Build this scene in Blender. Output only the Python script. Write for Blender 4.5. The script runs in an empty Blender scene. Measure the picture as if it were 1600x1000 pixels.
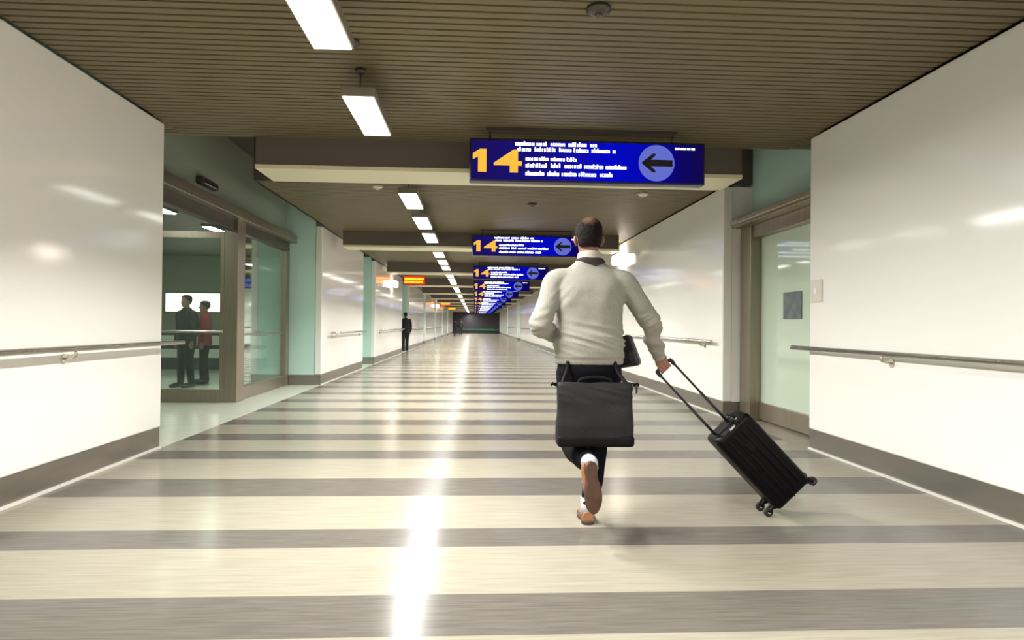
import bpy, bmesh, math, random
from mathutils import Vector, Matrix, noise
R = math.radians
scene = bpy.context.scene
col = scene.collection

# ------------------------------------------------------------------ camera, world, exposure
cam_d = bpy.data.cameras.new('camera')
cam_d.sensor_width = 36.0
cam_d.lens = 1064.0 / 1600.0 * 36.0
cam_d.clip_end = 400
cam = bpy.data.objects.new('camera', cam_d)
col.objects.link(cam)
cam.matrix_world = (Matrix.Translation((0, 0, 1.2)) @ Matrix.Rotation(R(-3.12), 4, 'Z')
                    @ Matrix.Rotation(R(90.43), 4, 'X') @ Matrix.Rotation(R(0.55), 4, 'Z'))
scene.camera = cam

world = bpy.data.worlds.new('world')
scene.world = world
world.use_nodes = True
world.node_tree.nodes['Background'].inputs[0].default_value = (1.0, 0.95, 0.85, 1)
world.node_tree.nodes['Background'].inputs[1].default_value = 0.02

vs = scene.view_settings
vs.view_transform = 'Standard'
vs.look = 'None'
vs.gamma = 1.0
vs.use_curve_mapping = False
vs.exposure = 0.28
LAMP = 6.5             # glow of the strip lights' diffusers
LAMP_W = 104.0          # power of one strip light
scene.cycles.use_denoising = True
scene.cycles.max_bounces = 10
scene.cycles.diffuse_bounces = 6
scene.cycles.glossy_bounces = 5
scene.cycles.transparent_max_bounces = 12

# ------------------------------------------------------------------ materials
def mat(name, color, rough=0.5, metal=0.0, spec=0.5, coat=0.0, emit=None, estr=0.0):
    m = bpy.data.materials.new(name)
    m.use_nodes = True
    b = m.node_tree.nodes['Principled BSDF']
    b.inputs['Base Color'].default_value = (*color, 1)
    b.inputs['Roughness'].default_value = rough
    b.inputs['Metallic'].default_value = metal
    b.inputs['Specular IOR Level'].default_value = spec
    b.inputs['Coat Weight'].default_value = coat
    if emit:
        b.inputs['Emission Color'].default_value = (*emit, 1)
        b.inputs['Emission Strength'].default_value = estr
    return m

def noisy(name, c1, c2, scale=(20, 20, 20), rough=0.5, metal=0.0, spec=0.5, detail=4, bump=0.0, coords='Object', r2=None):
    m = mat(name, c1, rough, metal, spec)
    nt = m.node_tree
    b = nt.nodes['Principled BSDF']
    tc = nt.nodes.new('ShaderNodeTexCoord')
    mp = nt.nodes.new('ShaderNodeMapping')
    mp.inputs['Scale'].default_value = scale
    nz = nt.nodes.new('ShaderNodeTexNoise')
    nz.inputs['Scale'].default_value = 1.0
    nz.inputs['Detail'].default_value = detail
    rp = nt.nodes.new('ShaderNodeValToRGB')
    rp.color_ramp.elements[0].position = 0.32
    rp.color_ramp.elements[1].position = 0.68
    rp.color_ramp.elements[0].color = (*c1, 1)
    rp.color_ramp.elements[1].color = (*c2, 1)
    L = nt.links.new
    L(tc.outputs[coords], mp.inputs[0]); L(mp.outputs[0], nz.inputs['Vector'])
    L(nz.outputs['Fac'], rp.inputs[0]); L(rp.outputs[0], b.inputs['Base Color'])
    if r2 is not None:
        mr = nt.nodes.new('ShaderNodeMapRange')
        mr.inputs['To Min'].default_value = rough; mr.inputs['To Max'].default_value = r2
        L(nz.outputs['Fac'], mr.inputs[0]); L(mr.outputs[0], b.inputs['Roughness'])
    if bump:
        bp = nt.nodes.new('ShaderNodeBump')
        bp.inputs['Strength'].default_value = bump
        bp.inputs['Distance'].default_value = 0.01
        L(nz.outputs['Fac'], bp.inputs['Height']); L(bp.outputs[0], b.inputs['Normal'])
    return m

def emit(name, color, strength):
    m = bpy.data.materials.new(name)
    m.use_nodes = True
    nt = m.node_tree
    nt.nodes.clear()
    e = nt.nodes.new('ShaderNodeEmission')
    e.inputs[0].default_value = (*color, 1)
    e.inputs[1].default_value = strength
    o = nt.nodes.new('ShaderNodeOutputMaterial')
    nt.links.new(e.outputs[0], o.inputs[0])
    return m

def thin_glass(name, tint, mirror=0.12):
    m = bpy.data.materials.new(name)
    m.use_nodes = True
    nt = m.node_tree
    nt.nodes.clear()
    t = nt.nodes.new('ShaderNodeBsdfTransparent'); t.inputs[0].default_value = (*tint, 1)
    g = nt.nodes.new('ShaderNodeBsdfGlossy'); g.inputs['Roughness'].default_value = 0.02
    g.inputs[0].default_value = (0.9, 1.0, 0.96, 1)
    lw = nt.nodes.new('ShaderNodeLayerWeight'); lw.inputs[0].default_value = 0.25
    mr = nt.nodes.new('ShaderNodeMapRange')
    mr.inputs['To Min'].default_value = mirror * 0.5; mr.inputs['To Max'].default_value = 0.8
    mx = nt.nodes.new('ShaderNodeMixShader')
    o = nt.nodes.new('ShaderNodeOutputMaterial')
    L = nt.links.new
    L(lw.outputs['Facing'], mr.inputs[0])
    L(mr.outputs[0], mx.inputs[0]); L(t.outputs[0], mx.inputs[1]); L(g.outputs[0], mx.inputs[2]); L(mx.outputs[0], o.inputs[0])
    return m

M = {}
M['white_panel'] = mat('white_panel', (0.93, 0.92, 0.885), 0.10, 0, 0.30)
M['plaster'] = mat('plaster', (0.80, 0.78, 0.70), 0.6)
M['teal'] = mat('teal_glass', (0.60, 0.84, 0.78), 0.06, 0, 0.6)
M['teal_shaded'] = mat('teal_glass_shaded', (0.38, 0.44, 0.355), 0.12, 0, 0.5)  # darker copy of the teal, shade under the ceiling put into the colour
M['green_glass'] = mat('green_back_painted_glass', (0.58, 0.70, 0.56), 0.05, 0, 0.6)
M['slat'] = mat('slat_metal', (0.175, 0.143, 0.080), 0.5, 0.0, 0.3)
M['plenum'] = mat('plenum', (0.06, 0.045, 0.03), 0.8)
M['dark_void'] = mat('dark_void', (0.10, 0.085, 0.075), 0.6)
M['beam'] = mat('beam_paint', (0.13, 0.108, 0.09), 0.5)
M['beam_trim'] = mat('beam_trim', (0.80, 0.75, 0.53), 0.4)
M['beige'] = noisy('beige_terrazzo', (0.262, 0.241, 0.186), (0.322, 0.300, 0.242), (3, 55, 1), 0.16, 0, 0.07, 6, 0, 'Object', 0.22)
M['grey'] = noisy('grey_terrazzo', (0.105, 0.096, 0.083), (0.15, 0.138, 0.12), (4, 70, 1), 0.16, 0, 0.07, 6, 0, 'Object', 0.22)
M['pale_floor'] = noisy('pale_threshold_floor', (0.56, 0.60, 0.50), (0.64, 0.66, 0.56), (3, 12, 1), 0.19, 0, 0.10)
M['steel'] = noisy('brushed_steel', (0.30, 0.275, 0.25), (0.37, 0.34, 0.31), (0.8, 1.2, 5), 0.33, 0.9, 0.5)
M['rail'] = mat('rail_steel', (0.66, 0.62, 0.54), 0.22, 1.0)
M['bronze'] = noisy('bronze_frame', (0.29, 0.25, 0.19), (0.35, 0.305, 0.24), (60, 60, 2), 0.32, 0.75)
M['pale_strip'] = mat('pale_strip', (0.75, 0.73, 0.68), 0.25)
M['glass'] = thin_glass('door_glass', (0.90, 0.97, 0.93))
M['lamp'] = emit('lamp_diffuser', (1.0, 0.98, 0.935), LAMP)
M['housing'] = mat('lamp_housing', (0.30, 0.27, 0.22), 0.4, 0.4)
M['black_metal'] = mat('black_metal', (0.03, 0.03, 0.032), 0.4, 0.5)
M['dark_metal'] = mat('dark_metal', (0.09, 0.075, 0.065), 0.4, 0.5)
M['sign_navy'] = mat('sign_case', (0.01, 0.006, 0.05), 0.35)
M['sign_white'] = emit('sign_white_lettering', (0.86, 0.90, 1.0), 3.5)
M['sign_yellow'] = emit('sign_yellow_digits', (1.0, 0.50, 0.055), 0.9)
M['sign_disc'] = emit('sign_violet_disc', (0.13, 0.16, 0.62), 0.8)
M['sign_arrow'] = mat('sign_arrow', (0.012, 0.010, 0.02), 0.5)
M['red_face'] = emit('red_sign_face', (0.95, 0.03, 0.008), 1.0)
M['red_text'] = emit('red_sign_lettering', (1.0, 0.62, 0.02), 2.0)
M['spot'] = emit('wall_lamp_glass', (1.0, 0.90, 0.78), 16.0)
M['inner_lamp'] = emit('inner_lamp', (0.92, 1.0, 0.93), 34.0)
M['green_led'] = emit('green_led', (0.02, 0.5, 0.16), 0.5)
M['end_dark'] = mat('end_dark', (0.02, 0.016, 0.022), 0.5)
M['skin'] = noisy('skin', (0.25, 0.115, 0.075), (0.31, 0.15, 0.10), (40, 40, 40), 0.5)
M['sweater'] = noisy('sweater_knit', (0.272, 0.261, 0.226), (0.328, 0.316, 0.276), (240, 240, 90), 0.9, 0, 0.2, 3, 0.25)
M['collar'] = noisy('collar_cotton', (0.42, 0.40, 0.35), (0.48, 0.46, 0.41), (90, 90, 90), 0.85, 0, 0.2)
M['collar_dark'] = noisy('dark_knit_band', (0.030, 0.022, 0.026), (0.045, 0.034, 0.040), (200, 200, 200), 0.9, 0, 0.2)
M['trousers'] = noisy('trouser_cloth', (0.003, 0.003, 0.005), (0.006, 0.006, 0.009), (90, 90, 90), 0.9, 0, 0.10)
M['bag'] = noisy('bag_nylon', (0.010, 0.009, 0.0105), (0.016, 0.0145, 0.0165), (160, 160, 160), 0.6, 0, 0.25, 3, 0.2)
M['bag_base'] = mat('bag_base', (0.004, 0.0035, 0.0045), 0.7, 0, 0.15)
M['leather'] = noisy('black_leather', (0.008, 0.008, 0.010), (0.014, 0.013, 0.017), (60, 60, 60), 0.28, 0, 0.5, 3, 0.2)
M['case'] = noisy('case_shell', (0.002, 0.0016, 0.0024), (0.003, 0.0025, 0.0036), (150, 150, 150), 0.38, 0, 0.10, 3, 0.1)
M['case_trim'] = mat('case_trim', (0.002, 0.002, 0.0025), 0.5, 0, 0.15)
M['chrome'] = mat('chrome', (0.75, 0.75, 0.76), 0.15, 1.0)
M['rubber'] = mat('rubber', (0.012, 0.012, 0.013), 0.6)
M['shoe'] = noisy('tan_leather', (0.27, 0.115, 0.042), (0.34, 0.155, 0.060), (30, 30, 30), 0.5)
M['sole'] = noisy('brown_rubber_sole', (0.062, 0.027, 0.015), (0.090, 0.040, 0.022), (25, 25, 25), 0.55)
M['sole_edge'] = mat('dark_outsole', (0.035, 0.022, 0.02), 0.6)
M['sock'] = noisy('sock_cotton', (0.38, 0.40, 0.45), (0.47, 0.49, 0.54), (150, 150, 60), 0.9)
M['coat_black'] = mat('coat_black', (0.012, 0.011, 0.016), 0.8)
M['coat_red'] = mat('red_top', (0.30, 0.03, 0.045), 0.8)
M['white_plate'] = mat('white_plate', (0.72, 0.69, 0.60), 0.4)
M['notice'] = noisy('notice_paper', (0.10, 0.125, 0.14), (0.17, 0.20, 0.21), (8, 8, 8), 0.5)
M['hair_dark'] = mat('dark_brown_hair', (0.012, 0.008, 0.007), 0.7)
M['eye'] = mat('eye', (0.75, 0.73, 0.70), 0.2)
M['counter'] = mat('counter', (0.70, 0.68, 0.60), 0.4)
M['grey_dark'] = mat('dark_grey', (0.05, 0.05, 0.065), 0.5)

# sign face: backlit acrylic, brightest blue in the middle, deeper towards the ends
def sign_face_mat():
    m = bpy.data.materials.new('sign_blue_face')
    m.use_nodes = True
    nt = m.node_tree
    nt.nodes.clear()
    tc = nt.nodes.new('ShaderNodeTexCoord')
    sx = nt.nodes.new('ShaderNodeSeparateXYZ')
    mr = nt.nodes.new('ShaderNodeMapRange'); mr.inputs['From Min'].default_value = 0.0; mr.inputs['From Max'].default_value = 2.29
    rp = nt.nodes.new('ShaderNodeValToRGB')
    els = rp.color_ramp.elements
    els[0].position = 0.0; els[0].color = (0.012, 0.006, 0.10, 1)
    els[1].position = 1.0; els[1].color = (0.006, 0.003, 0.065, 1)
    for p, c in ((0.30, (0.008, 0.006, 0.20, 1)), (0.58, (0.001, 0.003, 0.58, 1)), (0.72, (0.001, 0.003, 0.45, 1)), (0.9, (0.004, 0.002, 0.12, 1))):
        e = els.new(p); e.color = c
    em = nt.nodes.new('ShaderNodeEmission'); em.inputs[1].default_value = 0.8
    o = nt.nodes.new('ShaderNodeOutputMaterial')
    L = nt.links.new
    L(tc.outputs['Object'], sx.inputs[0]); L(sx.outputs[0], mr.inputs[0]); L(mr.outputs[0], rp.inputs[0])
    L(rp.outputs[0], em.inputs[0]); L(em.outputs[0], o.inputs[0])
    return m
M['sign_blue'] = sign_face_mat()

# hair: dark, thinning at the crown so that the scalp shows through there
def hair_mat(crown):
    m = noisy('hair', (0.007, 0.005, 0.005), (0.013, 0.009, 0.009), (120, 120, 120), 0.8, 0, 0.12, 4, 0.5)
    nt = m.node_tree
    b = nt.nodes['Principled BSDF']
    link = b.inputs['Base Color'].links[0]
    src = link.from_socket
    tc = nt.nodes.new('ShaderNodeTexCoord')
    d = nt.nodes.new('ShaderNodeVectorMath'); d.operation = 'DISTANCE'
    d.inputs[1].default_value = crown
    mr = nt.nodes.new('ShaderNodeMapRange'); mr.inputs['From Min'].default_value = 0.018; mr.inputs['From Max'].default_value = 0.055
    mr.inputs['To Min'].default_value = 0.55; mr.inputs['To Max'].default_value = 0.0
    mx = nt.nodes.new('ShaderNodeMix'); mx.data_type = 'RGBA'
    L = nt.links.new
    L(tc.outputs['Object'], d.inputs[0]); L(d.outputs['Value'], mr.inputs[0]); L(mr.outputs[0], mx.inputs[0])
    L(src, mx.inputs[6]); mx.inputs[7].default_value = (0.30, 0.16, 0.10, 1)
    L(mx.outputs[2], b.inputs['Base Color'])
    return m

# ------------------------------------------------------------------ mesh helpers
def add_box(bm, lo, hi, bevel=0.0, seg=2, mi=0, mtx=None):
    r = bmesh.ops.create_cube(bm, size=1.0)
    vsx = r['verts']
    c = [(lo[i] + hi[i]) / 2 for i in range(3)]
    s = [hi[i] - lo[i] for i in range(3)]
    for v in vsx:
        v.co = Vector((c[0] + v.co.x * s[0], c[1] + v.co.y * s[1], c[2] + v.co.z * s[2]))
    faces = {f for v in vsx for f in v.link_faces}
    if bevel > 0:
        es = list({e for v in vsx for e in v.link_edges})
        rb = bmesh.ops.bevel(bm, geom=es, offset=bevel, segments=seg, affect='EDGES', profile=0.5)
        faces = set(rb['faces']) | {f for f in faces if f.is_valid}
        vsx = list({v for f in faces for v in f.verts})
    for f in faces:
        if f.is_valid:
            f.material_index = mi
    if mtx is not None:
        for v in vsx:
            v.co = mtx @ v.co
    return vsx

def add_tube(bm, pts, radii, n=16, mi=0, caps=True, flat=1.0, flat_axis=None):
    """Tube through pts; flat squeezes it along flat_axis."""
    pts = [Vector(p) for p in pts]
    if not hasattr(radii, '__len__'):
        radii = [radii] * len(pts)
    rings = []
    ref = None
    for i, p in enumerate(pts):
        if i == 0: d = pts[1] - p
        elif i == len(pts) - 1: d = p - pts[i - 1]
        else: d = (pts[i + 1] - p).normalized() + (p - pts[i - 1]).normalized()
        d.normalize()
        if ref is None:
            a = Vector((0, 1, 0)) if abs(d.y) < 0.8 else Vector((1, 0, 0))
            u = d.cross(a).normalized()
        else:
            u = (ref - d * ref.dot(d)).normalized()
        ref = u
        v = d.cross(u)
        ring = []
        for k in range(n):
            t = 2 * math.pi * k / n
            off = (u * math.cos(t) + v * math.sin(t)) * radii[i]
            if flat != 1.0 and flat_axis is not None:
                fa = Vector(flat_axis).normalized()
                off -= fa * off.dot(fa) * (1 - flat)
            ring.append(bm.verts.new(p + off))
        rings.append(ring)
    for a, b in zip(rings[:-1], rings[1:]):
        for k in range(n):
            f = bm.faces.new((a[k], a[(k + 1) % n], b[(k + 1) % n], b[k]))
            f.material_index = mi; f.smooth = True
    if caps:
        for ring, rev in ((rings[0], True), (rings[-1], False)):
            f = bm.faces.new(list(reversed(ring)) if rev else ring)
            f.material_index = mi
    return rings

def smooth_path(pts, k=6):
    """Catmull-Rom through pts."""
    P = [Vector(p) for p in pts]
    P = [P[0] * 2 - P[1]] + P + [P[-1] * 2 - P[-2]]
    out = []
    for i in range(1, len(P) - 2):
        for j in range(k):
            t = j / k
            a, b, c, d = P[i - 1], P[i], P[i + 1], P[i + 2]
            out.append(0.5 * ((2 * b) + (c - a) * t + (2 * a - 5 * b + 4 * c - d) * t * t + (3 * b - a - 3 * c + d) * t ** 3))
    out.append(P[-2])
    return out

def lerp_list(vals, k=6):
    out = []
    for a, b in zip(vals[:-1], vals[1:]):
        for j in range(k):
            t = j / k
            t = t * t * (3 - 2 * t)
            out.append(a + (b - a) * t)
    out.append(vals[-1])
    return out

def add_loft(bm, rings, n=36, mi=0, power=2.0):
    """rings: (cx, cy, cz, rx, ry) horizontal superellipses, bottom to top."""
    R_ = []
    for cx, cy, cz, rx, ry in rings:
        ring = []
        for k in range(n):
            t = 2 * math.pi * k / n
            c, s = math.cos(t), math.sin(t)
            ring.append(bm.verts.new((cx + rx * math.copysign(abs(c) ** (2 / power), c), cy + ry * math.copysign(abs(s) ** (2 / power), s), cz)))
        R_.append(ring)
    for a, b in zip(R_[:-1], R_[1:]):
        for k in range(n):
            f = bm.faces.new((a[k], a[(k + 1) % n], b[(k + 1) % n], b[k])); f.material_index = mi; f.smooth = True
    bm.faces.new(list(reversed(R_[0]))).material_index = mi
    bm.faces.new(R_[-1]).material_index = mi

def add_ball(bm, c, r, sx=1, sy=1, sz=1, mtx=None, mi=0, seg=16):
    res = bmesh.ops.create_uvsphere(bm, u_segments=seg, v_segments=seg // 2 + 2, radius=1.0)
    for v in res['verts']:
        p = Vector((v.co.x * r * sx, v.co.y * r * sy, v.co.z * r * sz))
        if mtx is not None: p = mtx @ p
        v.co = p + Vector(c)
        for f in v.link_faces:
            f.material_index = mi; f.smooth = True

def add_cyl(bm, p0, p1, r, n=20, mi=0):
    add_tube(bm, [p0, p1], r, n, mi)

def obj(name, bm, mats, parent=None, smooth=None):
    me = bpy.data.meshes.new(name)
    bmesh.ops.recalc_face_normals(bm, faces=bm.faces)
    if smooth is not None:
        for f in bm.faces: f.smooth = smooth
    bm.to_mesh(me); bm.free()
    for m in (mats if isinstance(mats, (list, tuple)) else [mats]):
        me.materials.append(m)
    o = bpy.data.objects.new(name, me)
    col.objects.link(o)
    if parent: o.parent = parent
    return o

def box_obj(name, lo, hi, m, parent=None, bevel=0.0, seg=2):
    bm = bmesh.new(); add_box(bm, lo, hi, bevel, seg)
    return obj(name, bm, m, parent)

def tag(o, label=None, cat=None, group=None, kind=None):
    if label: o['label'] = label
    if cat: o['category'] = cat
    if group: o['group'] = group
    if kind: o['kind'] = kind
    return o

def struct(o, label=None, cat=None):
    return tag(o, label, cat, None, 'structure')

def thing(name, label, cat, loc=(0, 0, 0), group=None):
    o = bpy.data.objects.new(name, None); col.objects.link(o)
    o.location = loc
    o.empty_display_size = 0.1
    return tag(o, label, cat, group)

def remesh(bm, voxel, smooth_it=4, factor=0.5, origin=(0, 0, 0)):
    """Union of overlapping closed pieces as one continuous surface."""
    bmesh.ops.recalc_face_normals(bm, faces=bm.faces)
    me = bpy.data.meshes.new('union'); bm.to_mesh(me); bm.free()
    o = bpy.data.objects.new('union', me); col.objects.link(o)
    md = o.modifiers.new('r', 'REMESH'); md.mode = 'VOXEL'; md.voxel_size = voxel; md.use_smooth_shade = True
    if smooth_it:
        sm = o.modifiers.new('s', 'SMOOTH'); sm.iterations = smooth_it; sm.factor = factor
    dg = bpy.context.evaluated_depsgraph_get()
    ev = o.evaluated_get(dg)
    out = bmesh.new(); tmp = ev.to_mesh(); out.from_mesh(tmp); ev.to_mesh_clear()
    bpy.data.objects.remove(o); bpy.data.meshes.remove(me)
    for f in out.faces: f.smooth = True
    return out

# ------------------------------------------------------------------ dimensions of the corridor
XL, XR, H = -2.97, 3.32, 3.10
YB, YE = -9.0, 92.0
BAY0, BAY = 7.07, 7.05
DL, DR = -3.65, 3.72            # planes of the recessed doors
left_gaps = [(6.65, 13.4), (18.3, 20.5), (28.0, 31.0), (39.5, 41.2), (50.0, 51.8), (62.0, 64.0), (74.0, 76.0)]
right_gaps = [(6.60, 8.97), (50.0, 53.0), (68.0, 70.0)]

# floor: beige terrazzo with grey cross bands
bands = [(1.45, 1.88), (2.64, 3.05), (3.70, 4.03), (4.80, 5.35), (6.12, 6.52), (7.10, 7.50), (8.15, 8.60)]
y = 9.35
while y < YE - 1:
    bands.append((y, y + 0.42)); y += 1.15
y = 0.3
while y > YB + 1:
    bands.insert(0, (y, y + 0.42)); y -= 1.15
bm = bmesh.new()
def quad(bm, x0, x1, y0, y1, z, mi):
    f = bm.faces.new([bm.verts.new(p) for p in ((x0, y0, z), (x1, y0, z), (x1, y1, z), (x0, y1, z))]); f.material_index = mi
yy = YB
for a, b in bands:
    quad(bm, XL, XR, yy, a, 0, 0); quad(bm, XL, XR, a, b, 0, 1); yy = b
quad(bm, XL, XR, yy, YE, 0, 0)
quad(bm, -12.0, XL, YB, YE, 0, 2)
quad(bm, XR, 4.2, YB, YE, 0, 0)
struct(obj('floor', bm, [M['beige'], M['grey'], M['pale_floor']]))

# ceiling: metal slats across the corridor, dark plenum above
SLP, SLW = 0.09, 0.066
bm = bmesh.new()
y = YB
while y < YE:
    x0, x1 = XL, XR
    if BAY0 < y < 9.3: x0 = -2.25
    if BAY0 < y < right_gaps[0][1]: x1 = 2.81
    add_box(bm, (x0, y, H), (x1, y + SLW, H + 0.03))
    y += SLP
# slats carry on over the first metre of both recesses
y = 6.45
while y < BAY0 - 0.03:
    add_box(bm, (DL - 0.05, y, H), (XL, y + SLW, H + 0.03))
    add_box(bm, (XR, y, H), (DR + 0.05, y + SLW, H + 0.03))
    y += SLP
struct(obj('ceiling', bm, M['slat']))
bm = bmesh.new()
add_box(bm, (-3.8, YB, H + 0.09), (4.0, BAY0, H + 0.13))
add_box(bm, (-2.25, BAY0, H + 0.09), (2.81, 9.3, H + 0.13))
add_box(bm, (-2.97, 9.3, H + 0.09), (3.6, YE, H + 0.13))
struct(obj('ceiling', bm, M['plenum']))
# closed shells over the two raised recesses
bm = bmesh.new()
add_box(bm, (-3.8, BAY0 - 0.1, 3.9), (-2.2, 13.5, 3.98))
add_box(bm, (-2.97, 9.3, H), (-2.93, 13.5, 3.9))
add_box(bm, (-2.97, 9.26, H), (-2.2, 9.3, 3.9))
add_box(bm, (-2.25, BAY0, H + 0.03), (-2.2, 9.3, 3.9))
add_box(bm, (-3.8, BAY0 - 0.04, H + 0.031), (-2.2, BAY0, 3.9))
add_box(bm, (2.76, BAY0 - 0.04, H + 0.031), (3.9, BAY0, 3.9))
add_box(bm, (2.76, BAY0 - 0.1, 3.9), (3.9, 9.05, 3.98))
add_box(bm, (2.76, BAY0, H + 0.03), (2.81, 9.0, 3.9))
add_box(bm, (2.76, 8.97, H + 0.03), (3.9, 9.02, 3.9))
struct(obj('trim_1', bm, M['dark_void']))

# walls: white glossy cladding, teal glass behind in the gaps
def segs(gaps):
    out, s = [], YB
    for a, b in gaps:
        out.append((s, a)); s = b
    out.append((s, YE))
    return out
bm = bmesh.new(); bt = bmesh.new(); bb = bmesh.new(); bs = bmesh.new()
for i, (a, b) in enumerate(segs(left_gaps)):
    thick = 0.13
    add_box(bm, (XL - thick, a, 0.20), (XL, b, H - 0.012), 0.018, 3)
    add_box(bt, (DL, a + 0.004, 0.20), (XL - thick, b - 0.004, H + 0.1))
    if i == 0:
        add_box(bm, (XL - 0.66, b - 0.03, 0.2), (XL - 0.02, b + 0.002, H - 0.012))
    add_box(bb, (XL - 0.68 if i < 2 else XL - 0.5, a + 0.004, 0), (XL - 0.012, b - 0.004, 0.20))
    add_box(bs, (XL - 0.012, a, 0), (XL + 0.006, b, 0.018))
struct(obj('wall_left', bm, M['white_panel']))
struct(obj('baseboard_left', bb, M['steel']))
struct(obj('trim_2', bs, M['pale_strip']))
bd = bmesh.new(); add_box(bd, (DL - 0.12, 6.45, 2.88), (DL, 13.5, 3.9))            # above the glass doors
struct(obj('wall_left_inner', bd, M['teal_shaded']))
add_box(bt, (DL - 0.12, 13.4, 0), (DL, YE, H + 0.1))
add_box(bt, (DL - 0.12, YB, 0), (DL, 6.5, H + 0.1))
add_box(bt, (DL, 13.4, 0.2), (XL - 0.13, 13.44, 3.9))
struct(obj('wall_left_inner', bt, M['teal']))

bm = bmesh.new(); bt = bmesh.new(); bb = bmesh.new(); bs = bmesh.new()
for i, (a, b) in enumerate(segs(right_gaps)):
    add_box(bm, (XR, a, 0.20), (XR + 0.13, b, H - 0.012), 0.018, 3)
    add_box(bm, (XR + 0.128, a + 0.01, 0.20), (DR, b - 0.01, H - 0.012))
    add_box(bb, (XR + 0.012, a + 0.004, 0), (DR - 0.02, b - 0.004, 0.20))
    add_box(bs, (XR - 0.006, a, 0), (XR + 0.012, b, 0.018))
struct(obj('wall_right', bm, M['white_panel']))
struct(obj('baseboard_right', bb, M['steel']))
struct(obj('trim_3', bs, M['pale_strip']))
add_box(bt, (DR, 6.6, 2.62), (DR + 0.12, 9.05, 3.9))
add_box(bt, (DR, YB, 0), (DR + 0.12, 6.6, H + 0.1))
add_box(bt, (DR, 9.05, 0), (DR + 0.12, YE, H + 0.1))
struct(obj('wall_right_inner', bt, M['teal']))
struct(box_obj('wall_rear', (-4, YB - 0.1, 0), (4, YB, H + 0.1), M['plaster']))

# dark end of the corridor
we = box_obj('wall_end', (-4, YE, 0), (4, YE + 0.1, H + 0.1), M['end_dark']); struct(we)

# beams under the ceiling: dark face, pale lower edge
ti = 4
for k in range(12):
    yb = BAY0 + BAY * k
    bm = bmesh.new()
    x0, x1 = (-2.25, 2.81)
    if k > 0: x0, x1 = -2.72, 3.0
    add_box(bm, (x0, yb, 2.815), (x1, yb + 0.62, H + 0.02), mi=0)
    add_box(bm, (x0 - 0.004, yb - 0.012, 2.775), (x1 + 0.004, yb + 0.632, 2.815), mi=1)
    struct(obj('trim_%d' % ti, bm, [M['beam'], M['beam_trim']])); ti += 1

# ------------------------------------------------------------------ left glass entrance
def door_frame_left():
    d = thing('door_1', 'bronze framed glass entrance in the left wall recess', 'door', (DL, 10.4, 0)); d['kind'] = 'structure'
    def B(name, lo, hi, m, bev=0.006):
        o = box_obj(name, (lo[0] - DL, lo[1] - 10.4, lo[2]), (hi[0] - DL, hi[1] - 10.4, hi[2]), m, d, bev); return o
    B('header', (DL - 0.1, 6.55, 2.74), (DL + 0.20, 13.39, 2.88), M['bronze'])
    B('header_rail', (DL - 0.06, 6.6, 2.58), (DL + 0.06, 13.39, 2.74), M['dark_metal'])
    B('post', (DL - 0.10, 10.40, 0), (DL + 0.10, 10.72, 2.74), M['bronze'])
    B('post', (DL - 0.06, 13.18, 0), (DL + 0.06, 13.39, 2.58), M['bronze'])
    B('post', (DL - 0.06, 6.6, 0), (DL + 0.06, 6.8, 2.58), M['bronze'])
    B('kick_plate', (DL - 0.04, 10.72, 0), (DL + 0.05, 13.18, 0.20), M['bronze'])
    B('glass', (DL - 0.008, 10.70, 0.18), (DL + 0.008, 13.20, 2.60), M['glass'], 0)
    B('transom_bar', (DL - 0.02, 10.72, 1.00), (DL + 0.02, 13.18, 1.03), M['bronze'], 0.003)
    # leaf standing open at right angles, facing the walker
    leaf = B('leaf', (DL - 1.32, 10.40, 0.0), (DL - 0.10, 10.45, 0.20), M['bronze'])
    def L(name, lo, hi, m, bev=0.004):
        return box_obj(name, (lo[0] - DL, lo[1] - 10.4, lo[2]), (hi[0] - DL, hi[1] - 10.4, hi[2]), m, leaf, bev)
    L('leaf_stile', (DL - 1.32, 10.40, 0.2), (DL - 1.24, 10.45, 2.56), M['bronze'])
    L('leaf_stile', (DL - 0.16, 10.40, 0.2), (DL - 0.10, 10.45, 2.56), M['bronze'])
    L('leaf_rail', (DL - 1.24, 10.40, 2.46), (DL - 0.16, 10.45, 2.56), M['bronze'])
    L('push_bar', (DL - 1.24, 10.36, 1.04), (DL - 0.10, 10.40, 1.075), M['rail'])
    L('leaf_glass', (DL - 1.25, 10.42, 0.19), (DL - 0.15, 10.432, 2.47), M['glass'], 0)
door_frame_left()

# room behind the left glass
M['lobby'] = mat('lobby_wall', (0.46, 0.46, 0.38), 0.5)
struct(box_obj('wall_lobby_left', (-12.1, 6.0, 0), (-12.0, 20.0, 3.1), M['lobby']))
struct(box_obj('wall_lobby_back', (-12.1, 20.0, 0), (-3.77, 20.1, 3.1), M['lobby']))
struct(box_obj('wall_lobby_front', (-12.1, 5.9, 0), (-3.77, 6.0, 3.1), M['lobby']))
struct(box_obj('ceiling_lobby', (-12.1, 5.9, 3.1), (-3.77, 20.1, 3.2), mat('lobby_ceiling', (0.18, 0.19, 0.16), 0.5)))
bm = bmesh.new(); add_box(bm, (-8.6, 17.6, 0.30), (-5.4, 18.2, 0.52)); add_box(bm, (-8.6, 17.6, 0.62), (-5.4, 18.2, 0.86))
add_box(bm, (-8.55, 17.65, 0), (-5.45, 18.15, 1.0), mi=1)
tag(obj('service_counter', bm, [M['counter'], M['grey_dark']]), 'striped pale and dark counter seen through the open glass door on the left', 'counter')
inner_spots = [(-5.2, 8.2), (-5.2, 11.2), (-5.2, 14.2), (-8.5, 10.0), (-8.5, 14.5)]
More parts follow.
